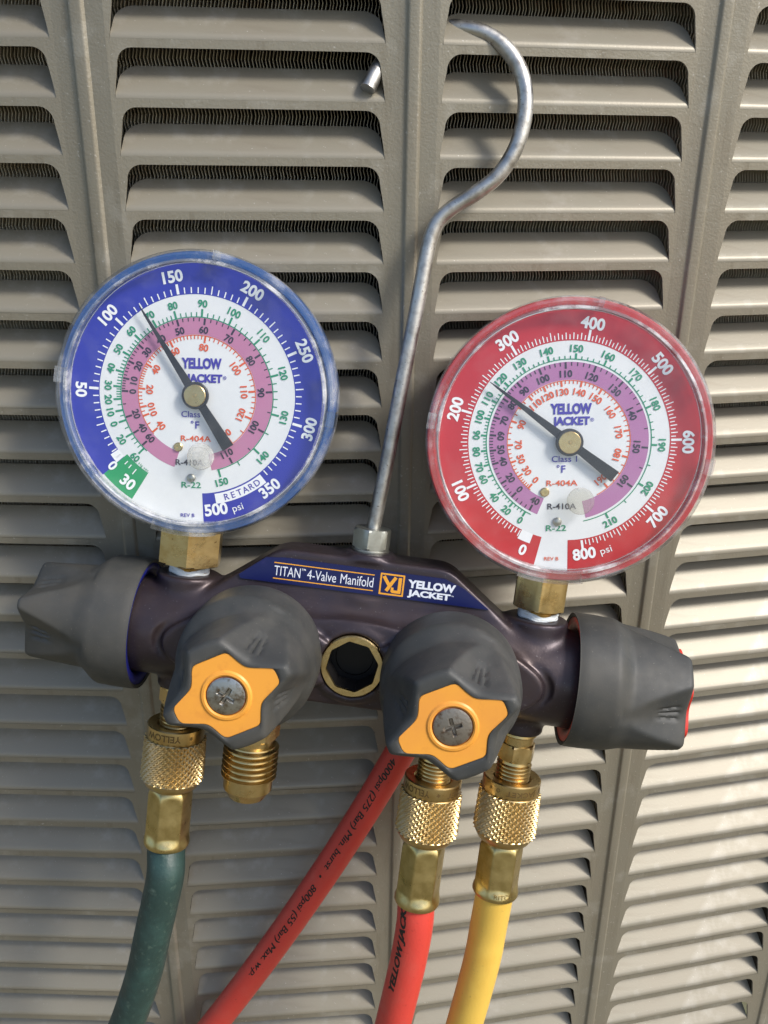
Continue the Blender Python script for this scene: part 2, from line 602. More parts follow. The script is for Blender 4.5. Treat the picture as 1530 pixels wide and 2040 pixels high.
# pillars with a pressed bead down their middle
zt, zb = Z0 + 4 * PITCH, Z0 - 32 * PITCH
bead = [(-0.5, 0), (-0.20, 0.0), (-0.165, 0.00012), (-0.145, 0.0006), (-0.125, 0.00095), (-0.09, 0.00105), (0.07, 0.00105), (0.10, 0.00098), (0.122, 0.0007), (0.14, 0.0003), (0.155, 0.0), (0.20, 0.0), (0.5, 0)]
for (a, b) in zip(pil[:-1], pil[1:]):
    A, B = a[1], b[0]
    mid, dv = (A + B) / 2, B - A
    L = np.linalg.norm(dv); d = dv / L
    nrm = np.array([d[1], -d[0]])
    v, f = [], []
    for (s, h) in bead:
        q = mid + dv * s + nrm * (h if abs(s) < .5 else 0)
        v.append((q[0], q[1], zt)); v.append((q[0], q[1], zb))
    for k in range(len(bead) - 1):
        f.append((2 * k, 2 * k + 1, 2 * k + 3, 2 * k + 2))
    sheet.add(v, f)
sheet.obj('sheet', M['sheet'], panel, sharp=50)

# ------------------------------------------------------------------ coil with zigzag fins behind the louvers
coil = empty('condenser_coil')
tag(coil, 'dark condenser coil with thin zigzag aluminium fins behind the louvers', 'coil')
line = []
for (S, Epnt) in COLS:
    line += [np.array(S) + (0, 0.0118), np.array(Epnt) + (0, 0.0118)]
line[0] = line[0] - (0.03, 0)
fv, ff = [], []
cum = [0]
for a, b in zip(line[:-1], line[1:]):
    cum.append(cum[-1] + np.linalg.norm(b - a))
def on_line(s):
    for i in range(len(line) - 1):
        if s <= cum[i + 1]:
            q = (s - cum[i]) / (cum[i + 1] - cum[i])
            return line[i] + (line[i + 1] - line[i]) * q
    return line[-1]
zs = np.arange(0.085, -0.30, -0.00235)
s = 0.0
while s < cum[-1]:
    p = on_line(s)
    ph = rng.normal(0, 0.00004)
    n0 = len(fv)
    wob = rng.normal(0, 0.00003, len(zs))
    for j, z in enumerate(zs):
        x = p[0] + (0.00026 if j % 2 else -0.00026) + ph + wob[j]
        fv += [(x - 0.00010, p[1], z), (x + 0.00010, p[1], z), (x + 0.00004, p[1] + 0.016, z), (x - 0.00004, p[1] + 0.016, z)]
    for j in range(len(zs) - 1):
        a = n0 + 4 * j
        b = a + 4
        ff += [(a, b, b + 1, a + 1), (a + 1, b + 1, b + 2, a + 2), (a + 3, b + 3, b, a)]
    s += 0.00112 * (1 + rng.normal(0, 0.05))
fo = obj('fins', fv, ff, M['fin'], coil, smooth=False)
fo['kind'] = 'stuff'
cb = MB()
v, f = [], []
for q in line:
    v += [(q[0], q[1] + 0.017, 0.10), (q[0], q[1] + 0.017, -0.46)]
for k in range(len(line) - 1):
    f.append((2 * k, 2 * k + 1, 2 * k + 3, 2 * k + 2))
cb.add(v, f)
cb.obj('interior_shade', M['coil'], coil, smooth=False)  # near-black sheet added for the shade inside the coil
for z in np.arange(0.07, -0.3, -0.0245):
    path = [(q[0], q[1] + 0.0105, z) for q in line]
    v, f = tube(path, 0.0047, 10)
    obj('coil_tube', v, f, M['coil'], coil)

# ------------------------------------------------------------------ manifold frame: x along the tube, y up, z to the front (metres)
ORG = Vector((-0.0095, 0.2780, -0.1662))
EX = Vector((0.9931, -0.0718, -0.0923)).normalized()
EZ = Vector((-0.0489, -0.9720, 0.2298))
EZ = (EZ - EX * EZ.dot(EX)).normalized()
EY = EZ.cross(EX)
MF = Matrix.Identity(4)
for i in range(3):
    MF[i][0], MF[i][1], MF[i][2], MF[i][3] = EX[i], EY[i], EZ[i], ORG[i]
man = empty('manifold_gauge_set', MF)
tag(man, 'dark refrigerant manifold with blue and red gauges hanging from its steel hook', 'manifold')
mm = 0.001

# ---- body by a signed distance field and surface nets (cast, filleted shape)
def smin(a, b, k):
    h = np.clip(0.5 + 0.5 * (b - a) / k, 0, 1)
    return b * (1 - h) + a * h - k * h * (1 - h)
def smax(a, b, k):
    return -smin(-a, -b, k)

def surface_nets(F, org, st):
    nx, ny, nz = F.shape
    ins = F < 0
    c = [(0, 0, 0), (1, 0, 0), (0, 1, 0), (1, 1, 0), (0, 0, 1), (1, 0, 1), (0, 1, 1), (1, 1, 1)]
    sl = lambda o: (slice(o[0], nx - 1 + o[0]), slice(o[1], ny - 1 + o[1]), slice(o[2], nz - 1 + o[2]))
    cnt = sum(ins[sl(o)].astype(np.int8) for o in c)
    act = (cnt > 0) & (cnt < 8)
    idx = np.argwhere(act)
    ids = -np.ones(act.shape, np.int64)
    ids[act] = np.arange(len(idx))
    acc = np.zeros((len(idx), 3)); k = np.zeros(len(idx))
    vals = [F[idx[:, 0] + o[0], idx[:, 1] + o[1], idx[:, 2] + o[2]] for o in c]
    for i in range(8):
        for j in range(i + 1, 8):
            if sum(abs(c[i][q] - c[j][q]) for q in range(3)) != 1:
                continue
            a, b = vals[i], vals[j]
            m = (a < 0) != (b < 0)
            t = np.where(m, a / np.where(a - b == 0, 1, a - b), 0)
            p = np.array(c[i]) + t[:, None] * (np.array(c[j]) - np.array(c[i]))
            acc += p * m[:, None]; k += m
    V = (idx + acc / k[:, None]) * st + org
    faces = []
    for ax in range(3):
        o1, o2 = [(1, 2), (2, 0), (0, 1)][ax]
        s0 = [slice(None)] * 3; s1 = [slice(None)] * 3
        s0[ax] = slice(0, -1); s1[ax] = slice(1, None)
        ch = ins[tuple(s0)] != ins[tuple(s1)]
        e = np.argwhere(ch)
        e = e[(e[:, o1] > 0) & (e[:, o2] > 0) & (e[:, o1] < F.shape[o1] - 1) & (e[:, o2] < F.shape[o2] - 1)]
        d1 = np.zeros(3, int); d1[o1] = 1
        d2 = np.zeros(3, int); d2[o2] = 1
        q = [ids[tuple((e - d1 - d2).T)], ids[tuple((e - d2).T)], ids[tuple(e.T)], ids[tuple((e - d1).T)]]
        q = np.stack(q, 1)
        fl = ins[tuple(e.T)]
        q[~fl] = q[~fl][:, ::-1]
        faces.append(q)
    return V, np.concatenate(faces)

st = 0.75
org = np.array([-82.0, -24.0, -20.0])
dims = (int(164 / st), int(64 / st), int(43 / st))
gx, gy, gz = np.meshgrid(*[org[i] + st * np.arange(dims[i]) for i in range(3)], indexing='ij')
def cyl(a, b, r):       # infinite cylinder in a plane
    return np.hypot(a, b) - r
ax_ = np.abs(gx)
F = np.maximum(cyl(gy, gz, 17.0), ax_ - 80)
# middle block
bx = np.maximum(np.maximum(ax_ - 24, np.abs(gy + 1) - 14.5), np.abs(gz) - 14.0)
F = smin(F, bx, 5)
# crown plate carrying the label: an outline that steps down with straight shoulders
top = 34.8 + 0.0 * gx
sh1 = (gy - 34.8)
sh2 = (gy - 34.8) * 0.80 + (ax_ - 29.0) * 0.60
sh3 = (gy - 10.0) * 0.35 + (ax_ - 56.0) * 0.94
cr = smax(smax(sh1, sh2, 2.5), sh3, 6)
cr = smax(cr, -gy - 5, 2)
cr = smax(cr, np.abs(gz) - 8.2, 2.0)
F = smin(F, cr, 7)
# flat land for the label
def boss_y(u, r, y0, y1, k, taper=0.0):
    global F
    d = np.hypot(gx - u, gz)
    b = np.maximum(d - r + taper * (gy - y0), np.maximum(y0 - gy, gy - y1))
    b = smax(d - r, np.maximum(y0 - gy, gy - y1), 1.2)
    F = smin(F, b, k)
boss_y(1.0, 8.2, 20, 36.2, 3.0)
boss_y(-61.3, 10.8, 0, 20.6, 2.5)
boss_y(61.3, 10.8, 0, 20.6, 2.5)
for u in (-61, -33, 33, 61):
    boss_y(u, 8.0, -21, 0, 2.0)
landm = smax(smax(gy - 33.4, 21.6 - gy, .5), ax_ - 47, .5)
F = smax(F, -np.maximum(landm, 8.2 - gz), 0.8)
# front bosses and their leaf shaped lands
for sgn in (-1, 1):
    c0 = sgn * 33.0
    x = gx - c0 - sgn * 1.0
    rr = 45.0
    off = 30.0
    leaf = smax(np.hypot(x, gy + off) - rr, np.hypot(x, gy - off) - rr, 9.0)
    leaf3 = smax(leaf, gz - 18.2, 1.2)
    leaf3 = np.maximum(leaf3, -gz)
    F = smin(F, leaf3, 2.0)
    groove = np.maximum(np.abs(leaf - 1.2) - 1.0, 15.4 - gz)
    F = smax(F, -groove, 1.0)
    b = smax(np.hypot(gx - c0, gy) - 15.5, gz - 20.5, 1)
    F = smin(F, np.maximum(b, -gz), 2)
# sight glass boss, its arc above and the bore
b = smax(np.hypot(gx - .3, gy + .4) - 13.2, gz - 15.8, 1.5)
F = smin(F, np.maximum(b, -gz), 2.0)
arcb = np.maximum(np.abs(np.hypot(gx, gy + 30) - 43.5) - 1.2, np.maximum(gz - 14.6, ax_ - 26))
F = smin(F, np.maximum(arcb, -gz), 2.0)
F = smax(F, -np.maximum(np.hypot(gx - .3, gy + .4) - 10.9, 4 - gz), 0.6)
V, Q = surface_nets(F, org, st)
obj('body', V * mm, Q, M['body'], man)

# ---- label plate with its print
lab = [(-41.4, 22.9), (43.6, 22.9), (34.6, 29.0), (27.5, 31.6), (-27.0, 31.9), (-33.5, 31.2), (-42.2, 24.2)]
v, f = prism(lab, 7.6, 8.55)
lo = obj('label_plate', np.array(v) * mm, f, M['label_blue'], man, smooth=False)
zt_ = 8.62
yb = MB(); wb = MB()
for y in (29.9, 24.45):
    yb.add([(-30.4, y - .17, zt_), (3.9, y - .17, zt_), (3.9, y + .17, zt_), (-30.4, y + .17, zt_)], [(0, 1, 2, 3)])
bx0, bx1, by0, by1 = 5.9, 14.2, 23.6, 31.05
t = 0.55
for (x0, x1, y0, y1) in ((bx0, bx1, by0, by0 + t), (bx0, bx1, by1 - t, by1), (bx0, bx0 + t, by0 + t, by1 - t), (bx1 - t, bx1, by0 + t, by1 - t)):
    yb.add([(x0, y0, zt_), (x1, y0, zt_), (x1, y1, zt_), (x0, y1, zt_)], [(0, 1, 2, 3)])
# the Y and J of the boxed mark
def stroke(mb, pts, w, z):
    for (a, b) in zip(pts[:-1], pts[1:]):
        a = np.array(a); b = np.array(b)
        d = (b - a) / np.linalg.norm(b - a)
        n_ = np.array([-d[1], d[0]]) * w / 2
        q = [a - n_, b - n_, b + n_, a + n_]
        mb.add([(p[0], p[1], z) for p in q], [(0, 1, 2, 3)])
stroke(yb, [(7.1, 30.0), (9.1, 27.1)], 1.15, zt_)
stroke(yb, [(11.2, 30.0), (8.3, 25.0)], 1.15, zt_ + .01)
stroke(yb, [(12.7, 30.0), (12.7, 25.0)], 1.15, zt_)
stroke(yb, [(13.25, 25.0), (10.2, 25.0)], 1.0, zt_ + .01)
stroke(yb, [(10.3, 24.8), (10.3, 26.4)], 0.9, zt_ + .02)
put_text(wb, text_fit('TITAN', 9.0, 3.35, 0.0), (-25.7, 27.2), 0, zt_)
put_text(wb, text_fit('TM', 1.4, 0.7, 0.015), (-20.2, 28.6), 0, zt_)
put_text(wb, text_fit('4-Valve', 9.9, 3.35, 0.0), (-13.9, 27.2), 0, zt_)
put_text(wb, text_fit('Manifold', 11.2, 3.45, 0.0), (-1.85, 27.25), 0, zt_)
put_text(wb, text_fit('YELLOW', 16.2, 2.9, 0.05), (23.5, 28.5), 0, zt_)
put_text(wb, text_fit('JACKET', 14.6, 2.9, 0.05), (22.9, 25.1), 0, zt_)
put_text(wb, text_fit('TM', 0.8, 0.4, 0.015), (30.8, 26.0), 0, zt_)
for (mb, nm, mt) in ((yb, 'yellow_lettering', 'label_yellow'), (wb, 'white_lettering', 'label_white')):
    mb.v = [tuple(np.array(p) * mm) for p in mb.v]
    mb.obj(nm, M[mt], lo, smooth=False)

def revolve_part(name, profile, m4, material, parent, seg=48, sharp=40, closed=True):
    v, f = revolve([(r * mm, z * mm) for r, z in profile], seg, closed)
    return MB().add(v, f, m4).obj(name, material, parent, sharp=sharp)

def scale_m4(origin_mm, z, x=(1, 0, 0)):
    return frame([c * mm for c in origin_mm], z, x)

UP = (0, 1, 0)
# ---- sight glass: brass ring with an eight sided opening
seg = 64
v, f = [], []
outer = [(10.7 * math.cos(2 * PI * k / seg), 10.7 * math.sin(2 * PI * k / seg)) for k in range(seg)]
def octr(a, r):
    a = (a - PI / 8) % (PI / 4) - PI / 8
    return r * math.cos(PI / 8) / math.cos(a)
inner = []
for k in range(seg):
    a = 2 * PI * k / seg
    rr = octr(a + R(10), 8.7)
    inner.append((rr * math.cos(a), rr * math.sin(a)))
rings = [(outer, 6.0), (outer, 16.4), ([(x * .965, y * .965) for x, y in outer], 16.9), ([(x * 1.03, y * 1.03) for x, y in inner], 16.9), (inner, 16.2)]
for pts, z in rings:
    v += [((x + .3) * mm, (y - .4) * mm, z * mm) for x, y in pts]
for i in range(len(rings) - 1):
    for k in range(seg):
        k2 = (k + 1) % seg
        f.append((i * seg + k, i * seg + k2, (i + 1) * seg + k2, (i + 1) * seg + k))
sg = obj('sight_glass', v, f, M['brass'], man, sharp=30)
bore = []
for z in (16.2, 5.0):
    bore += [((x + .3) * mm, (y - .4) * mm, z * mm) for x, y in inner]
obj('bore', bore, [(k, (k + 1) % seg, seg + (k + 1) % seg, seg + k) for k in range(seg)], M['hole_shade'], sg, sharp=30)  # walls coloured near-black for the shade inside the opening
revolve_part('glass', [(9.3, 5.0), (9.3, 6.2), (6.6, 6.2), (6.4, 5.6), (0.2, 5.6)], scale_m4((.3, -.4, 0), (0, 0, 1)), M['sight'], sg)

# ---- hook, nut and washer
def hook_pt(u, vv, w=None):
    return np.array([u, vv, 0.10 * (u - 6.0) if w is None else w]) * mm
hp = [(1.0, 36), (1.1, 43), (3.0, 65.7), (5.2, 97.3), (6.4, 112.8), (7.4, 127.9), (7.9, 136.6), (8.7, 143.1), (10.6, 148.4), (15.0, 153.0), (21.5, 157.9), (27.8, 164.0), (31.9, 172.2), (33.3, 180.1), (33.0, 187.7), (30.6, 195.0), (26.4, 200.6), (20.8, 204.6), (14.3, 206.7), (5.5, 207.2, -1.0), (-1.5, 205.4, -1.0), (-7.4, 201.6, -.5), (-11.7, 197.2, 1.2), (-13.9, 192.6, 3.2), (-15.3, 188.7, 4.8), (-16.7, 184.4, 6.0)]
path = catmull([hook_pt(*p) for p in hp], 8)
v, f = tube(path, 2.5 * mm, 24, up=(0, 0, 1))
obj('hook', v, f, M['steel'], man, sharp=40)
hexp = ngon(6.7, 6, R(12))
def hexnut(name, u, y0, y1, r, rot, material, parent, bevel=0.7, w=0.0):
    # chamfered hexagon along y
    rounds = []
    for (hh, sc) in ((y0, .90), (y0 + bevel, 1.0), (y1 - bevel, 1.0), (y1, .90)):
        rounds.append((hh, sc))
    v, f = [], []
    seg = 48
    for hh, sc in rounds:
        for k in range(seg):
            a = 2 * PI * k / seg
            b = (a - rot) % (PI / 3) - PI / 6
            rr = r * math.cos(PI / 6) / math.cos(b)
            if sc < 1:
                rr = min(rr, r * sc)
            v.append((rr * math.cos(a), rr * math.sin(a), hh))
    for i in range(len(rounds) - 1):
        for k in range(seg):
            k2 = (k + 1) % seg
            f.append((i * seg + k, i * seg + k2, (i + 1) * seg + k2, (i + 1) * seg + k))
    f.append(tuple(reversed(range(seg))))
    f.append(tuple(range((len(rounds) - 1) * seg, len(rounds) * seg)))
    v = [(x * mm, y * mm, z * mm) for x, y, z in v]
    return MB().add(v, f, scale_m4((u, 0, w), UP)).obj(name, material, parent, sharp=20)
hexnut('hook_nut', 1.1, 37.3, 44.4, 6.9, R(20), M['zinc'], man)
revolve_part('lock_washer', [(6.3, 36.0), (6.5, 36.3), (6.5, 37.0), (6.2, 37.3)], scale_m4((1.1, 0, 0), UP), M['zinc'], man)

# ---- pressure gauges
def gauge(u, vv, rot, kind):
    """gauge centred at (u, vv); art turned by rot degrees (clockwise) from the manifold's up"""
    blue = kind == 'blue'
    G = scale_m4((u, vv, 0), (0, 0, 1))
    case = MB()
    v, f = revolve([(r * mm, z * mm) for r, z in [(20, -13.5), (41, -13.0), (43.5, -11.5), (45.2, -9), (45.2, 1.0), (46.0, 1.6), (46.0, 11.0), (45.6, 11.6), (43.6, 11.6), (42.7, 10.2), (42.6, 9.0)]], 128)
    case.add(v, f, G)
    c = case.obj('pressure_gauge', M['case_blue' if blue else 'case_red'], man, sharp=35)
    c['label'] = ('compound pressure gauge with blue case and blue scale' if blue else 'high pressure gauge with red case and red scale')
    # clear snap-on cover: flat lens with a stepped rim
    def part(name, prof, material, parent, seg=128, closed=False, sharp=30):
        v, f = revolve([(r * mm, z * mm) for r, z in prof], seg, closed)
        return MB().add(v, f, G).obj(name, material, parent, sharp=sharp)
    part('lens', [(42.0, 14.35), (30, 14.6), (15, 14.8), (0.05, 14.85)], M['lens'], c)
    rim = part('bezel', [(46.0, 2.0), (46.4, 2.6), (46.4, 13.0), (45.9, 14.3), (45.2, 14.9), (44.5, 15.0), (44.1, 14.4), (43.5, 13.6), (42.9, 13.6), (42.6, 14.9), (42.3, 15.3), (42.0, 14.95), (42.0, 14.35)], M['bezel'], c)
    # inner wall of the cover seen through it
    part('cover_lip', [(43.3, 14.2), (43.0, 15.3), (42.2, 15.45), (41.9, 15.0), (41.9, 11.0)], M['lip'], rim)
    # clip tabs of the cover
    for a, wdeg in ((180, 13.5), (272, 3.2), (4, 1.2), (93, 3.2)):
        if a == 180:
            r0, r1 = 42.9, 46.55
        else:
            r0, r1 = 43.6, 46.44
        tb = MB()
        n = 14
        pts0, pts1 = [], []
        for k in range(n + 1):
            b = R(a - wdeg + 2 * wdeg * k / n)
            pts0.append((r1 * math.sin(b), r1 * math.cos(b)))
            pts1.append((r0 * math.sin(b), r0 * math.cos(b)))
        poly = pts1 + pts0[::-1]
        v, f = prism([(x * mm, y * mm) for x, y in poly], 4.0 * mm, 14.6 * mm)
        tb.add(v, f, G).obj('clip_tab', M['tab'], rim, smooth=False)
    # dial
    D = G @ Matrix.Translation((0, 0, 10.6 * mm)) @ Matrix.Rotation(R(rot), 4, 'Z')
    class L(MB):
        def put(self, name, material, parent):
            m4 = D
            return MB().add([(x * mm, y * mm, z * mm) for x, y, z in self.v], self.f, m4).obj(name, material, parent, smooth=False)
    v, f = revolve([(42.5, -0.3), (42.5, 0.0)], 128)
    d = L().add(v, f)
    L.put(d, 'dial', M['dial_white'], c)
    z1, z2, z3 = 0.05, 0.12, 0.19
    inkw, inkg, inkk, inko, inkb = L(), L(), L(), L(), L()
    def num(mb, s, a, r, h, w=None, bold=0.035, flip=None):
        inward = (97 <= a % 360 <= 281) if flip is None else flip
        ra = R(a)
        ang = -ra + (PI if inward else 0)
        put_text(mb, text_fit(s, w, h, bold), (r * math.sin(ra), r * math.cos(ra)), ang, z3)
    def scale(mb, marks, r_line, r_major, r_minor, wl, sub, out):
        """ticks between numbered marks (angle list, cumulative), each gap cut into sub"""
        for (a, b), sb in zip(zip(marks[:-1], marks[1:]), sub):
            b2 = b if b > a else b + 360
            for k in range(sb):
                aa = a + (b2 - a) * k / sb
                tick(mb, aa, r_line, r_major if k == 0 else r_minor, wl * (1.9 if k == 0 else 1.0), z2)
        tick(mb, marks[-1], r_line, r_major, wl * 1.9, z2)
    q = 15.3
    if blue:
        ring = L()
        ring.add(*sector(32.5, 42.3, 229.7, 537.3, z1))
        L.put(ring, 'blue_band', M['dial_blue'], c)
        gr = L(); gr.add(*sector(31.0, 41.6, 212.4, 229.7, z1)); L.put(gr, 'green_band', M['dial_green'], c)
        pk = L(); pk.add(*sector(19.7, 25.1, 198, 529, z1)); L.put(pk, 'pink_band', M['dial_pink'], c)
        maj = [232, 272.6, 312.4, 349.8, 27.8, 65.8, 104.9, 141]
        for i, (a, b) in enumerate(zip(maj[:-1], maj[1:])):
            b = b if b > a else b + 360
            for k in range(10):
                if k == 0 and i > 0:
                    tick(inkw, a, 32.8, 36.0, .85, z2)
                else:
                    tick(inkw, a + (b - a) * k / 10, 32.8, 35.4 if k == 5 else 34.7, .38, z2)
        for s, a in (('50', 271.5), ('100', 311.2), ('150', 348.6), ('200', 28.6), ('250', 66.8), ('300', 105.0), ('350', 141.0)):
            num(inkw, s, a, 38.6, 3.9)
        num(inkw, '0', 230.0, 37.3, 3.5)
        num(inkw, '30', 218.6, 37.7, 4.0)
        num(inkw, '500', 170.6, 38.2, 4.1)
        num(inkw, 'psi', 159.8, 39.6, 3.0, 3.7, 0.0)
        inkw.add(*sector(32.3, 35.6, 229.9, 235.2, z2, 4))
        for a, r1 in ((226.3, 33.9), (223.3, 33.9), (219.5, 34.6)):
            tick(inkw, a, 32.4, r1, .35 if r1 < 35 else .8, z2)
        inkw.add(*sector(33.0, 36.4, 140.5, 170.0, z2, 12))
        for i, ch in enumerate('RETARD'):
            a = 163.5 - i * 3.75
            put_text(inkb, text_fit(ch, None, 2.1, 0.01), (34.7 * math.sin(R(a)), 34.7 * math.cos(R(a))), -R(a) + PI, z3)
        gm = [225, 239, 250, 257.7, 266, 275, 286, 299.2, 313.3, 329, 345, 4.2, 25, 48.3, 74.7, 102.5, 131.9, 163.8]
        gs = ['60', '20', '0', '10', '20', '30', '40', '50', '60', '70', '80', '90', '100', '110', '120', '130', '140', '150']
        for s, a in zip(gs, gm):
            num(inkg, s, a, 29.6, 2.45, bold=0.03)
        num(inkg, 'in. Hg vac.', 218.3, 30.35, 1.15, 6.4, 0.0)
        inkg.add(*sector(25.15, 25.45, 222, 525, z2))
        scale(inkg, gm, 25.4, 27.9, 26.8, .34, [4, 2, 2, 2] + [5] * 8 + [5, 5, 5, 2, 2], True)
        km = [227.5, 238.8, 252, 272, 281.8, 295.3, 309.9, 326.8, 345.3, 6.6, 30.1, 56.9, 86.1, 117.4, 152]
        ks = ['60', '40', '20', '0', '10', '20', '30', '40', '50', '60', '70', '80', '90', '100', '110']
        for s, a in zip(ks, km):
            num(inkk, s, a, 21.3, 2.35, bold=0.03)
        scale(inkk, km, 25.0, 22.9, 23.9, .34, [1, 1, 2, 5, 5, 5, 5, 5, 5, 5, 5, 5, 2, 2], False)
        om = [230.2, 248.2, 257.1, 275.6, 300.7, 333.3, 8.9, 55.4, 84.8, 111.8, 143]
        os_ = ['40', '10', '0', '20', '40', '60', '80', '100', '110', '120', '130']
        for s, a in zip(os_, om):
            num(inko, s, a, 15.7, 2.35, bold=0.03)
        inko.add(*sector(19.35, 19.6, 228, 505, z2))
        scale(inko, om, 19.4, 17.2, 18.2, .34, [2, 2, 5, 10, 10, 10, 10, 5, 5, 2], False)
        tp = dict(Y=(1.7, 10.4), J=(2.6, 5.2), C=(-1.1, -6.2), F=(-0.5, -9.7), R4=(-0.4, -14.2), R1=(-3.6, -22.2), R2=(-2.1, -29.7), V=(-3.4, -40.0))
        needle_a, tip, tail = 327.4, 33.4, 20.0
        dots = dict(brass=(-6.3, -17.1), plug=(2.2, -19.7), steel=(-2.1, -27.4))
    else:
        ring = L()
        ring.add(*sector(32.4, 42.3, 195.2, 540, z1))
        L.put(ring, 'red_band', M['dial_red'], c)
        pk = L(); pk.add(*sector(20.0, 25.7, 203, 527, z1)); L.put(pk, 'mauve_band', M['dial_mauve'], c)
        maj = [204, 246, 287.5, 329.3, 10.5, 49.6, 89.8, 130.1, 172]
        for i, (a, b) in enumerate(zip(maj[:-1], maj[1:])):
            b = b if b > a else b + 360
            for k in range(20):
                if i == 0 and k < 2:
                    continue
                if k == 0:
                    tick(inkw, a, 32.8, 36.2, .75, z2)
                else:
                    tick(inkw, a + (b - a) * k / 20, 32.8, 35.4 if k == 10 else (34.9 if k % 2 == 0 else 34.3), .32, z2)
        tick(inkw, maj[-1], 32.8, 36.2, .75, z2)
        for s, a in (('100', 246), ('200', 287.3), ('300', 329), ('400', 11.0), ('500', 50.4), ('600', 91), ('700', 130.6), ('800', 171.6)):
            num(inkw, s, a, 38.3 if s != '800' else 37.4, 3.9, flip=(97 <= a <= 281))
        num(inkw, '0', 202.6, 38.4, 3.7)
        num(inkw, 'psi', 160.7, 38.3, 2.9, 3.8, 0.0)
        inkw.add(*sector(32.3, 35.6, 200.5, 207.5, z2, 4))
        gm = [211.4, 222.3, 233.6, 246.8, 254.8, 264.8, 275.3, 287, 299.3, 313.4, 328.4, 346, 4.4, 24.5, 45.1, 66.9, 93, 121.3, 152.5]
        gs = ['0', '20', '40', '60', '70', '80', '90', '100', '110', '120', '130', '140', '150', '160', '170', '180', '190', '200', '210']
        for s, a in zip(gs, gm):
            num(inkg, s, a, 29.9, 2.4, bold=0.03, flip=(97 <= a <= 281))
        inkg.add(*sector(26.4, 26.7, 207, 529, z2))
        scale(inkg, gm, 26.6, 28.4, 27.6, .34, [4, 4, 4, 2, 5, 5, 5, 5, 5, 5, 5, 5, 5, 5, 5, 5, 2, 2], True)
        km = [209.4, 225.9, 238.6, 254.3, 264.4, 276, 289.4, 304.2, 319.4, 337.9, 357.3, 19.3, 42, 66.7, 95.2, 126]
        ks = ['40', '0', '20', '40', '50', '60', '70', '80', '90', '100', '110', '120', '130', '140', '150', '160']
        for s, a in zip(ks, km):
            num(inkk, s, a, 21.9, 2.3, bold=0.03, flip=(97 <= a <= 281))
        scale(inkk, km, 25.6, 23.5, 24.4, .34, [4, 4, 4, 5, 5, 5, 5, 5, 5, 5, 5, 5, 5, 2, 2], False)
        om = [220.8, 235.5, 250.9, 267.8, 291.1, 319.3, 335.4, 352.6, 11.8, 31.9, 55, 79.8, 105.5, 139.7]
        os_ = ['0', '30', '50', '70', '90', '110', '120', '130', '140', '150', '160', '170', '180', '190']
        for s, a in zip(os_, om):
            num(inko, s, a, 16.2, 2.3, bold=0.03)
        inko.add(*sector(19.65, 19.9, 218, 512, z2))
        scale(inko, om, 19.7, 17.9, 18.7, .34, [6, 4, 4, 4, 4, 5, 5, 5, 5, 5, 5, 5, 4], False)
        tp = dict(Y=(0.7, 10.7), J=(0.8, 6.4), C=(-1.3, -5.5), F=(-2.2, -8.8), R4=(-2.0, -13.4), R1=(-3.0, -21.1), R2=(-3.8, -28.3), V=(-5.3, -38.6))
        needle_a, tip, tail = 307.9, 32.3, 18.6
        dots = dict(brass=(-7.6, -16.3), plug=(3.4, -18.9), steel=(-3.5, -26.2))
    put_text(inkb, text_fit('YELLOW', 13.3, 3.6, 0.05), tp['Y'], 0, z3)
    put_text(inkb, text_fit('JACKET', 11.9, 3.6, 0.05), tp['J'], 0, z3)
    put_text(inkb, text_fit('®', None, 1.2, 0.01), (tp['J'][0] + 6.7, tp['J'][1] + 0.7), 0, z3)
    put_text(inkb, text_fit('Class 1', 8.2, 2.0, 0.01), tp['C'], 0, z3)
    put_text(inkb, text_fit('F', None, 2.4, 0.02), (tp['F'][0] + .6, tp['F'][1]), 0, z3)
    put_text(inkb, text_fit('o', None, 0.9, 0.02), (tp['F'][0] - 1.1, tp['F'][1] + .9), 0, z3)
    put_text(inko, text_fit('R-404A', 10.1, 1.9, 0.015), tp['R4'], 0, z3)
    put_text(inkk, text_fit('R-410A', 9.4, 2.0, 0.015), (tp['R1'][0] + 1.0, tp['R1'][1]), 0, z3)
    put_text(inkg, text_fit('R-22', 6.6, 2.0, 0.015), tp['R2'], 0, z3)
    put_text(inkb if blue else inko, text_fit('REV B', 4.7, 1.2, 0.01), tp['V'], 0, z3)
    for mb, nm, mt in ((inkw, 'white_print', 'ink_white'), (inkg, 'green_print', 'ink_green'), (inkk, 'black_print', 'ink_black'), (inko, 'orange_print', 'ink_orange'), (inkb, 'blue_print', 'ink_blue')):
        if mb.v:
            L.put(mb, nm, M[mt], c)
    # needle with counterweight, hub and brass cap
    nd = L()
    a = R(needle_a)
    dr = np.array([math.sin(a), math.cos(a)]); tr = np.array([dr[1], -dr[0]])
    sh = [(tip, .10), (tip - 3, .35), (5, 1.35), (0, 1.7), (-5, 1.4), (-tail, 2.05)]
    lft = [dr * s - tr * w_ for s, w_ in sh]
    rgt = [dr * s + tr * w_ for s, w_ in sh]
    poly = [tuple(p) for p in lft] + [tuple(p) for p in reversed(rgt)]
    ar = sum(poly[i][0] * poly[(i + 1) % len(poly)][1] - poly[(i + 1) % len(poly)][0] * poly[i][1] for i in range(len(poly)))
    if ar < 0:
        poly = poly[::-1]
    v, f = prism(poly, 1.9, 2.2)
    nd.add(v, f)
    v, f = revolve([(4.45, 1.6), (4.45, 2.4), (4.2, 2.65)], 48)
    nd.add(v, f)
    L.put(nd, 'needle', M['needle'], c)
    hb = L(); v, f = revolve([(3.6, 2.6), (3.6, 2.95), (3.4, 3.1), (.75, 3.1), (.7, 3.0), (.5, 3.0), (.45, 3.15), (.02, 3.2)], 48)
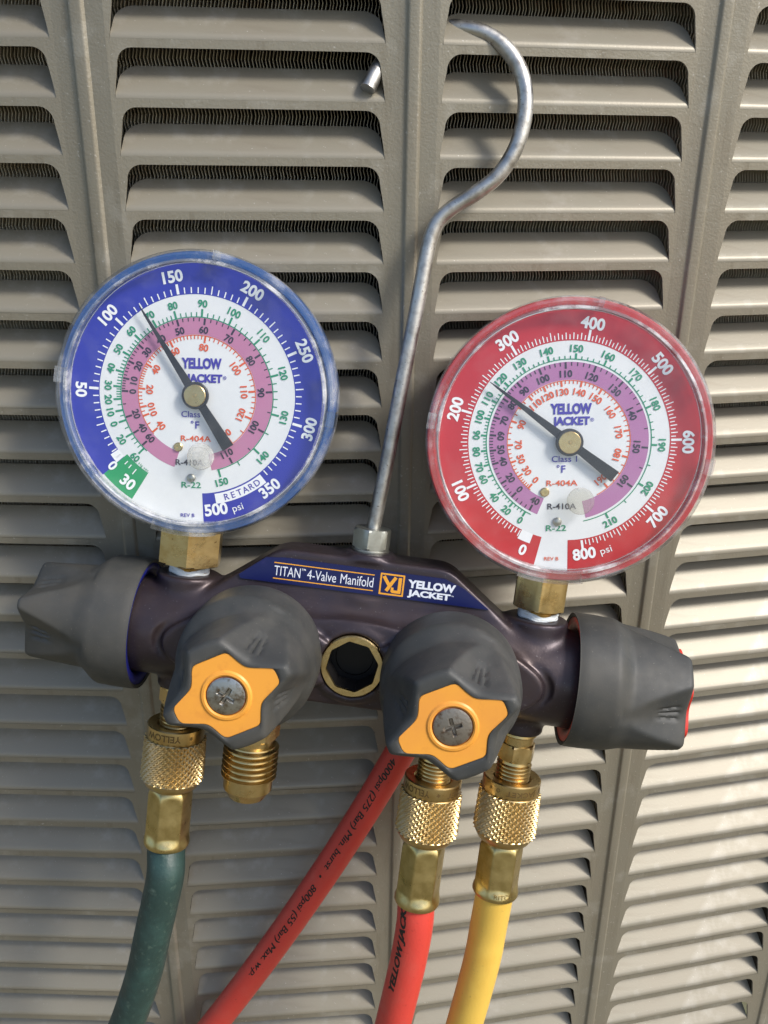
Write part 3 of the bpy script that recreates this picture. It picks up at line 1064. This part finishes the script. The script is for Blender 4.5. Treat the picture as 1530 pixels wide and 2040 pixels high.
    hb.add(v, f); ho = L.put(hb, 'needle_cap', M['brass'], c)
    x, y = dots['brass']
    b1 = L(); v, f = revolve([(1.5, 0.1), (1.5, .5), (1.2, .75), (.45, .75), (.4, .6), (.02, .6)], 24); b1.add([(p[0] + x, p[1] + y, p[2]) for p in v], f); L.put(b1, 'stop_pin', M['brass'], c)
    x, y = dots['steel']
    b1 = L(); v, f = revolve([(1.45, 0.1), (1.45, .55), (1.0, .95), (.3, 1.1), (.02, 1.1)], 24); b1.add([(p[0] + x, p[1] + y, p[2]) for p in v], f); L.put(b1, 'adjusting_screw', M['zinc'], c)
    x, y = dots['plug']
    b1 = L(); v, f = revolve([(4.3, 3.3), (4.4, 3.7), (4.4, 4.6), (4.1, 5.0), (3.2, 5.05), (3.1, 4.9), (.02, 4.9)], 40); b1.add([(p[0] + x, p[1] + y, p[2]) for p in v], f); L.put(b1, 'lens_plug', M['plug'], c)
    # brass stem: square-cut hexagon, threads, white sealing tape
    stem = hexnut('stem', u, 24.2, 39.0, 11.6 if blue else 10.0, R(38) if blue else R(20), M['brass'], c, 0.4)
    prof = []
    yy = 20.0
    while yy < 24.6:
        prof += [(6.3, yy), (6.9, yy + .45)]
        yy += .9
    revolve_part('stem_thread', prof, scale_m4((u, 0, 0), UP), M['brass'], stem, seg=40, sharp=20)
    def wob(h, a):
        return (6.95 + .15 * math.sin(3 * a + h * 5) + .12 * math.sin(7 * a + 2)) * mm
    v, f = loft(lambda h, a: wob(h, a), [0, .5, 1, 1.5, 2.0, 2.4], 40, zfun=lambda h, a: (20.6 + h * (1 + .30 * math.sin(2 * a + 1)) + .3 * math.sin(5 * a)) * mm)
    MB().add(v, f, scale_m4((u, 0, 0), UP)).obj('sealing_tape', M['tape'], stem)
    return c

gauge(-61.2, 82.8, 5.4, 'blue')
gauge(61.3, 82.5, 8.0, 'red')

# ---- valve knobs
DIM = [R(36), R(144), R(216), R(324)]
def base_face(a):
    """lobed outline (mm) at the knob's face, long lobes at 0 and 180 degrees"""
    c2 = math.cos(2 * a)
    return 18.6 + 1.8 * c2
def sminf(a, b, k):
    h = max(0.0, min(1.0, 0.5 + 0.5 * (b - a) / k))
    return b * (1 - h) + a * h - k * h * (1 - h)
HK = 43.0
def knob_r(h, a):
    if h < 13.5:
        r = 22.9 + (0.25 if 1 < h < 12 else 0)
    else:
        t = min(1, (h - 13.5) / 8.0)
        t = t * t * (3 - 2 * t)
        body_r = base_face(a) + 1.9 * (1 - (h - 13.5) / (HK - 13.5))
        r = 22.9 * (1 - t) + body_r * t
    if h > 17:
        for dm in DIM:
            da = (a - dm + PI) % (2 * PI) - PI
            if abs(da) < 1.0:
                p = 21.6 - 0.345 * (h - 17)
                longside = (da < 0) == (math.cos(dm) * math.sin(dm) > 0)
                rd = p * (1 + (1.9 if longside else .85) * da * da)
                for rib in (-0.17, 0.0, 0.17):
                    if 29 < h < 40:
                        rd -= 0.8 * math.exp(-((da - rib * (h - 22) / 18) / 0.032) ** 2) * min(1, (h - 29) / 3) * min(1, (40 - h) / 2)
                r = sminf(r, rd, .6)
    if h > HK - 2.2:
        e = (h - (HK - 2.2)) / 2.2
        r -= 1.7 * (1 - math.sqrt(max(0, 1 - e * e)))
    return r

def insert_r(a):
    """outline of the coloured insert in the face"""
    b = a % PI
    r = 99
    for dm in DIM:
        da = (a - dm + PI) % (2 * PI) - PI
        longside = (da < 0) == (math.cos(dm) * math.sin(dm) > 0)
        r = min(r, 10.6 * (1 + (2.75 if longside else 1.0) * da * da) if abs(da) < 1.0 else 99)
    lim_long = 16.4 / max(.2, abs(math.cos(a)))
    lim_short = 11.9 / max(.2, abs(math.sin(a)))
    return min(r, lim_long, lim_short, 16.9)

_ir = np.array([insert_r(2 * PI * q / 720) for q in range(720)])
_kern = np.hanning(45); _kern /= _kern.sum()
_ir = np.convolve(np.r_[_ir[-60:], _ir, _ir[:60]], _kern, 'same')[60:-60]
_hs = [0, .5, 1.2, 4, 8, 12, 13.5] + list(np.linspace(14.5, 40.0, 40)) + list(np.linspace(40.8, HK, 8))
_kv, _kf = loft(lambda h, a: knob_r(h, a) * mm, _hs, 180, zfun=lambda h, a: h * mm, cap0=False, cap1=False)
# rubber lip running in to the sunk insert
_n0 = len(_kv) - 180
for _d, _z in ((1.1, HK - .05), (.25, HK - .12), (.02, HK - .35), (.0, HK - 3.5)):
    _b = len(_kv)
    for _q in range(180):
        _a = 2 * PI * _q / 180
        _r = (_ir[_q * 4] + _d) * mm
        _r = min(_r, knob_r(HK, _a) * mm - .0001)
        _kv.append((_r * math.cos(_a), _r * math.sin(_a), _z * mm))
    for _q in range(180):
        _q2 = (_q + 1) % 180
        _kf.append((_n0 + _q, _n0 + _q2, _b + _q2, _b + _q))
    _n0 = _b
# hollow skirt behind the rim
_sk, _sf = revolve([(17.5 * mm, 9 * mm), (21.3 * mm, 8.5 * mm), (21.7 * mm, 0.4 * mm), (22.9 * mm, 0 * mm)], 180, False)
def knob(origin, axis, xdir, ins, liner, screw, name, label, cap_h=0.4):
    m4 = scale_m4(origin, axis, xdir) @ Matrix.Diagonal((1, 1, 1.0 if screw else .92, 1))
    mb = MB().add(_kv, _kf, m4).add(_sk, _sf, m4)
    k = mb.obj(name, M['rubber'], man, sharp=60)
    k['label'] = label
    v, f = revolve([(18.0 * mm, 7 * mm), (18.2 * mm, 1.2 * mm), (21.6 * mm, 0.6 * mm), (21.65 * mm, 6 * mm)], 90, False)
    MB().add(v, f, m4).obj('liner', liner, k)
    seg = 240
    v, f = [], []
    dz = -.62 if screw else (.7 if cap_h > 1 else -0.9)
    rings = [(0.0, HK - 3), (0.0, HK + .10 + dz), (.22, HK + .28 + dz)]
    for ins_d, z in rings:
        for q in range(seg):
            a = 2 * PI * q / seg
            r = _ir[q * 3] - ins_d
            v.append((r * math.cos(a) * mm, r * math.sin(a) * mm, z * mm))
    # dished towards the screw: raised ring round the countersink
    for r, z in ((7.75, HK + .28), (7.55, HK + .42), (7.2, HK + .75), (6.5, HK + .85), (6.05, HK + .55), (5.9, HK - .4)):
        for q in range(seg):
            a = 2 * PI * q / seg
            v.append((r * math.cos(a) * mm, r * math.sin(a) * mm, (z + dz) * mm))
    n = len(v) // seg
    for i in range(n - 1):
        for q in range(seg):
            q2 = (q + 1) % seg
            f.append((i * seg + q, i * seg + q2, (i + 1) * seg + q2, (i + 1) * seg + q))
    MB().add(v, f, m4).obj('insert', ins, k, sharp=18)
    if screw is not None:
        # dished pan head with a cross recess
        v, f = revolve([(5.95 * mm, (HK - .8) * mm), (5.9 * mm, (HK - .45) * mm), (5.5 * mm, (HK - .44) * mm)], 48, False)
        MB().add(v, f, m4).obj('rust_ring', M['rust'], k)
        rs = [5.65, 5.5, 5.2, 4.8, 4.3, 3.8, 3.3, 2.9, 2.6, 2.3, 2.0, 1.7, 1.4, 1.1, .8, .5, .2]
        sg_ = 144
        v, f = [], []
        rot = R(35) if screw == 'screw' else R(-6)
        for r in rs:
            for q in range(sg_):
                a = 2 * PI * q / sg_
                x, y = r * math.cos(a - rot), r * math.sin(a - rot)
                z = HK - .5 + 1.0 * math.sqrt(max(0, 1 - (r / 6.2) ** 2)) + .05
                arm = min(max(0, (0.62 - min(abs(x), abs(y))) / .22), 1)
                ext = min(max(0, (2.75 - r) / .35), 1)
                z -= 1.3 * arm * ext * (1 - .25 * r / 2.75)
                v.append((r * math.cos(a) * mm, r * math.sin(a) * mm, z * mm))
        for i in range(len(rs) - 1):
            for q in range(sg_):
                q2 = (q + 1) % sg_
                f.append((i * sg_ + q, i * sg_ + q2, (i + 1) * sg_ + q2, (i + 1) * sg_ + q))
        f.append(tuple(range((len(rs) - 1) * sg_, len(rs) * sg_)))
        MB().add(v, f, m4).obj('screw', M[screw], k, sharp=40)
    else:
        v, f = revolve([(6.0 * mm, (HK - 1.5) * mm), (5.8 * mm, (HK + cap_h - .7) * mm), (4.8 * mm, (HK + cap_h) * mm), (.05 * mm, (HK + cap_h + .1) * mm)], 40, False)
        MB().add(v, f, m4).obj('cap', ins, k)
    return k
def xd(deg):
    return (math.cos(R(deg)), math.sin(R(deg)), 0)
knob((-33.2, 0.0, 15.0), (0, 0, 1), xd(30), M['orange'], M['orange'], 'screw', 'valve_knob', 'black rubber knob with orange face and bright screw')
knob((33.2, -0.2, 15.0), (0, 0, 1), xd(29), M['orange'], M['orange'], 'screw_rusty', 'valve_knob', 'black rubber knob with orange face and rusty dark screw')
knob((-74.5, 0, 0), (-1, 0, 0), (0, math.cos(R(69)), math.sin(R(69))), M['blue_plastic'], M['blue_plastic'], None, 'side_valve_knob', 'black rubber knob with blue liner on the left end')
knob((74.5, 0, 0), (1, 0, 0), (0, math.cos(R(-44)), math.sin(R(-44))), M['red_plastic'], M['red_plastic'], None, 'side_valve_knob', 'black rubber knob with red liner and red cap on the right end', 2.0)

# ---- brass ports under the body
def threads(r, y0, y1, pitch, depth):
    prof = []
    y = y0
    while y > y1 + 1e-6:
        prof += [(r - depth, y), (r - depth * .9, y - pitch * .22), (r, y - pitch * .5), (r, y - pitch * .66), (r - depth * .9, y - pitch * .92)]
        y -= pitch
    return prof
def down(prof):    # profiles are listed from top to bottom; the axis points down
    return [(r, -y) for r, y in prof]
DN = (0, -1, 0)
p1 = hexnut('service_port', -33.2, -36.5, -22.5, 9.6, R(8), M['brass'], man, 0.8)
p1['label'] = 'open brass flare port with threads and rounded nose'
revolve_part('port_neck', down([(7.6, -36.0), (7.6, -39.4)]), scale_m4((-33.2, 0, 0), DN), M['brass'], p1)
revolve_part('port_thread', down(threads(10.0, -39.0, -50.0, 2.15, 1.35)), scale_m4((-33.2, 0, 0), DN), M['brass'], p1, seg=72, sharp=25)
revolve_part('port_nose', down([(8.2, -49.5), (8.8, -50.4), (8.8, -56.2), (8.2, -57.0), (6.6, -59.6), (5.6, -60.2), (4.8, -60.4), (.05, -60.4)]), scale_m4((-33.2, 0, 0), DN), M['brass'], p1, seg=72, sharp=25)
for u, ln in ((-61.0, -37.0), (33.2, -44.0), (61.0, -41.0)):
    p = hexnut('port', u, ln + 9.5, ln + 15.5, 6.9, R(15), M['brass'], man, 0.6)
    revolve_part('port_collar', down([(6.2, -20.5), (6.4, -22), (5.6, -22.6), (5.6, ln + 14.5)]), scale_m4((u, 0, 0), DN), M['brass'], p)
    revolve_part('port_thread', down([(5.2, ln + 10)] + threads(6.2, ln + 8.5, ln - 2, 1.4, .8)), scale_m4((u, 0, 0), DN), M['brass'], p, seg=48, sharp=25)

# ------------------------------------------------------------------ hoses (each one thing: knurled nut, ferrule, rubber tube)
def unit(x):
    return x / np.linalg.norm(x)

def wrap_on_cylinder(vf, r, h_mid, a_mid, flip):
    """bend flat letters (mm) round the axis; letters run round the barrel"""
    v, f = vf
    out = []
    for x, y in v:
        if flip:
            x, y = -x, -y
        a = a_mid + x / r
        out.append((r * math.cos(a), r * math.sin(a), h_mid + y))
    return out, f

def refine(v, f, step, axis=1):
    """cut letter faces into strips so that they can bend"""
    import bmesh
    bm = bmesh.new()
    vs_ = [bm.verts.new((p[0], p[1], 0)) for p in v]
    for q in f:
        try:
            bm.faces.new([vs_[i] for i in q])
        except ValueError:
            pass
    lo, hi = v[:, axis].min(), v[:, axis].max()
    no = (1, 0, 0) if axis == 0 else (0, 1, 0)
    x = lo + step
    while x < hi:
        co = (x, 0, 0) if axis == 0 else (0, x, 0)
        bmesh.ops.bisect_plane(bm, geom=bm.verts[:] + bm.edges[:] + bm.faces[:], dist=1e-6, plane_co=co, plane_no=no)
        x += step
    bm.verts.index_update()
    V2 = np.array([p.co[:2] for p in bm.verts])
    F2 = [tuple(q.index for q in fc.verts) for fc in bm.faces]
    bm.free()
    return V2, F2

def knurled_nut(parent, text_a, mark):
    """axis z pointing down along the hose, origin at the nut's top"""
    NK, SA = 29, 8
    seg = NK * SA
    h0, h1 = 5.4, 20.6
    pitch = 2.30
    hs = [h0 + k * pitch / SA for k in range(int((h1 - h0) / pitch * SA) + 1)] + [h1]
    def r(h, a):
        s1 = (a * NK / (2 * PI) + h / pitch) % 1
        s2 = (a * NK / (2 * PI) - h / pitch) % 1
        t1 = 1 - abs(2 * s1 - 1); t2 = 1 - abs(2 * s2 - 1)
        k = min(1, min(t1, t2) * 1.15)
        base = 10.75 + 0.35 * (h - h0) / (h1 - h0)
        return (base - .65 + 1.1 * k) * mm
    v, f = loft(r, hs, seg, zfun=lambda h, a: h * mm, cap0=False, cap1=False)
    k = MB().add(v, f).obj('knurled_nut', M['brass_knurl'], parent, smooth=False)
    v, f = revolve([(x * mm, z * mm) for x, z in [(6.4, 4.0), (6.4, 0.9), (7.0, 0.35), (9.9, 0.0), (10.3, .35), (10.3, 4.6), (10.0, 5.2), (10.3, 5.5)]], 96, False)
    MB().add(v, f).obj('collar', M['brass'], k, sharp=30)
    v, f = revolve([(x * mm, z * mm) for x, z in [(10.65, 20.5), (10.9, 20.8), (10.6, 21.6), (9.4, 23.6), (8.2, 24.4), (6.0, 24.5)]], 96, False)
    MB().add(v, f).obj('nut_shoulder', M['brass_knurl'], k, sharp=40)
    eng = MB()
    for s, a, wd in text_a:
        vv, ff = text_fit(s, wd, 2.5 if wd > 2 else 1.4, 0.02)
        vv, ff = refine(vv, ff, .4, 0)
        p, q = wrap_on_cylinder((vv, ff), 10.345, 2.5, a, False)
        eng.add([(x * mm, y * mm, z * mm) for x, y, z in p], q)
    eng.obj('engraving', M['engrave'], k, smooth=False)
    return k

def ferrule(parent, z0, z1, rot, word=None):
    hs = list(np.linspace(z0, z1, 34))
    def r(h, a):
        t = (h - z0) / (z1 - z0)
        b = ((a - rot) % (PI / 3)) - PI / 6
        hexr = 8.0 * math.cos(PI / 6) / math.cos(b) + .1
        hexr = sminf(hexr, 7.75, .35)
        # pressed faces with a slightly proud spine on each corner
        hexr += .22 * math.exp(-((abs(b) - PI / 6) / .07) ** 2)
        w0 = min(1, t / .14)
        w1 = min(1, max(0, (t - .80) / .12))
        rr = (6.4 + (7.4 - 6.4) * math.sin(min(1, t / .12) * PI / 2)) * (1 - w0) + hexr * w0
        rr = rr * (1 - w1) + 8.35 * w1
        if t > .975:
            rr -= .35 * (t - .975) / .025
        return rr * mm
    v, f = loft(r, hs, 144, zfun=lambda h, a: h * mm, cap0=False, cap1=False)
    fo = MB().add(v, f).obj('ferrule', M['ferrule'], parent, sharp=60)
    v, f = revolve([(x * mm, z * mm) for x, z in [(8.0, z1 - .02), (6.9, z1 - .01), (6.8, z1 - 2)]], 60, False)
    MB().add(v, f).obj('ferrule_lip', M['ferrule'], fo)
    if word:
        vv, ff = text_fit(word, 9.5, 1.7, 0.0)
        vv, ff = refine(vv, ff, .4, 0)
        p, q = wrap_on_cylinder((vv, ff), 8.40, z1 - 2.6, -0.42, True)
        MB().add([(x * mm, y * mm, z * mm) for x, y, z in p], q).obj('engraving', M['stamp'], fo, smooth=False)
    return fo

def hose_text(parent, path, r, body_h, items, a_mid, material, shear=0.0, bold=0.0, up=(0, -1, 0)):
    """items: (string, start mm along the path); letters run along the hose, placed round it at angle a_mid"""
    P, T, N, B = sweep_frames(path, up=up)
    P = np.array(P)
    cum = np.r_[0, np.cumsum(np.linalg.norm(np.diff(P, axis=0), axis=1))]
    mb = MB()
    for s, start0, wid, rev in items:
      for lay, dx in enumerate((-.13, .0, .13)):
        start = start0 + dx
        v, f = text_fit(s, wid, body_h if s != '•' else 1.1, bold, shear)
        v, f = refine(v, f, body_h / 7, 1)
        v, f = refine(v, f, 1.2, 0)
        out = []
        for x, y in v:
            sx = (start + (x if not rev else -x)) * mm
            i = int(np.clip(np.searchsorted(cum, sx) - 1, 0, len(cum) - 2))
            q = (sx - cum[i]) / (cum[i + 1] - cum[i])
            p = P[i] * (1 - q) + P[i + 1] * q
            n = unit(N[i] * (1 - q) + N[i + 1] * q)
            b = unit(B[i] * (1 - q) + B[i + 1] * q)
            a = a_mid - (y if not rev else -y) * mm / r
            out.append(p + (r + .00006 + lay * .00001) * (math.cos(a) * n + math.sin(a) * b))
        mb.add(out, f)
    return mb.obj('lettering', material, parent, smooth=False)

def unproj_like(x, y, Y):
    """a point of the hose's run: sideways and down slopes seen from the camera, at depth Y"""
    f = 1808.27; p = R(22.18); ro = R(-0.7103)
    a = (x - 765) / f; b = (1020 - y) / f
    a, b = a * math.cos(ro) + b * math.sin(ro), -a * math.sin(ro) + b * math.cos(ro)
    yy = math.cos(p) + math.sin(p) * b
    zz = -math.sin(p) + math.cos(p) * b
    return np.array([a / yy * Y, Y, zz / yy * Y])

def hose(name, label, u, v_top, v_nut, v_end, run, material, text_a, nut_rot, fer_rot, lettering=None, word=None):
    m4 = MF @ scale_m4((u, v_top, 0), DN, (0, 0, 1))
    h = empty(name, m4)
    tag(h, label, 'hose')
    knurled_nut(h, text_a, None)
    L = v_top - v_end
    ferrule(h, 24.6, L, fer_rot, word)
    inv = np.array(m4.inverted())
    pts = [np.array((0, 0, (L - 6) * mm)), np.array((0, 0, (L + 1) * mm))]
    for q in run:
        pts.append((inv @ np.r_[q, 1])[:3])
    path = catmull(pts, 12)
    v, f = tube(path, 6.85 * mm, 40, up=(1, 0, 0))
    t = obj('rubber_tube', v, f, material, h)
    if lettering:
        lettering(t, path)
    return h

GY = [0.2575, 0.2560, 0.2550, 0.2545, 0.2545, 0.2550, 0.256]
hose('green_hose', 'dark green rubber hose hanging at the left with knurled brass nut and ferrule', -61.0, -35.2, 0, -82.5,
     [unproj_like(x, y, Y) for (x, y), Y in zip([(330, 1739), (318, 1800), (305, 1857), (286, 1942), (257, 2028), (222, 2110), (180, 2200)], GY)],
     M['hose_green'], [('*', -.80, 1.4), ('YELLOW', .22, 13.5)], 0, R(12))
def red_text(t, path):
    P = np.array(path)
    hose_text(t, path, 6.85 * mm, 3.6, [('YELLOW JACKET', 21.0, 43.0, True)], R(38), M['hose_ink'], shear=0.25, bold=0.03, up=(1, 0, 0))
hose('red_hose', 'red rubber hose hanging straight down below the knob with the rusty screw', 33.2, -42.6, 0, -91.8,
     [unproj_like(x, y, Y) for (x, y), Y in zip([(826, 1842), (814, 1910), (798, 1978), (783, 2039), (765, 2110), (742, 2200)], [.2530, .2515, .2505, .25, .25, .25])],
     M['hose_red'], [('JACKET', -1.1, 11.5), ('*', -.2, 1.4), ('YELLOW', .68, 12.0)], 0, R(20), red_text)
hose('yellow_hose', 'yellow rubber hose hanging at the right with knurled brass nut and ferrule', 61.0, -38.2, 0, -83.8,
     [unproj_like(x, y, Y) for (x, y), Y in zip([(972, 1850), (963, 1900), (945, 1970), (925, 2040), (905, 2110), (878, 2200)], [.2540, .2525, .2510, .25, .25, .25])],
     M['hose_yellow'], [('JACKET', -.30, 11.5), ('O', .55, 1.5), ('*', .85, 1.4), ('YELLOW', -1.6, 12)], 0, R(25), None, 'RITCHIE')
# the second red hose passes behind the manifold on the panel side
run = [unproj_like(x, y, Y) for (x, y), Y in zip([(895, 1330), (848, 1411), (790.5, 1509), (732.4, 1606), (644.6, 1742), (533, 1901), (412, 2058), (290, 2200)], [.3035, .3033, .3028, .3015, .2995, .297, .295, .293])]
dh = empty('red_hose', Matrix.Translation(Vector(run[0])))
tag(dh, 'red rubber hose with black printed ratings running diagonally behind the manifold', 'hose')
path = catmull([p - run[0] for p in run], 14)
v, f = tube(path, 6.1 * mm, 40, up=(0, -1, 0))
t = obj('rubber_tube', v, f, M['hose_red'], dh)
P = np.array(path)
cum = np.r_[0, np.cumsum(np.linalg.norm(np.diff(P, axis=0), axis=1))] * 1000
hose_text(t, path, 6.1 * mm, 3.6, [('4000psi (275 Bar) Min. burst', 74.5, 61, False), ('•', 109.5, 1.1, False), ('800psi (55 Bar) Max. w.p.', 143.5, 57, False)], R(27), M['hose_ink'], shear=0.2, bold=0.0)

# ------------------------------------------------------------------ finish
scene.render.film_transparent = False
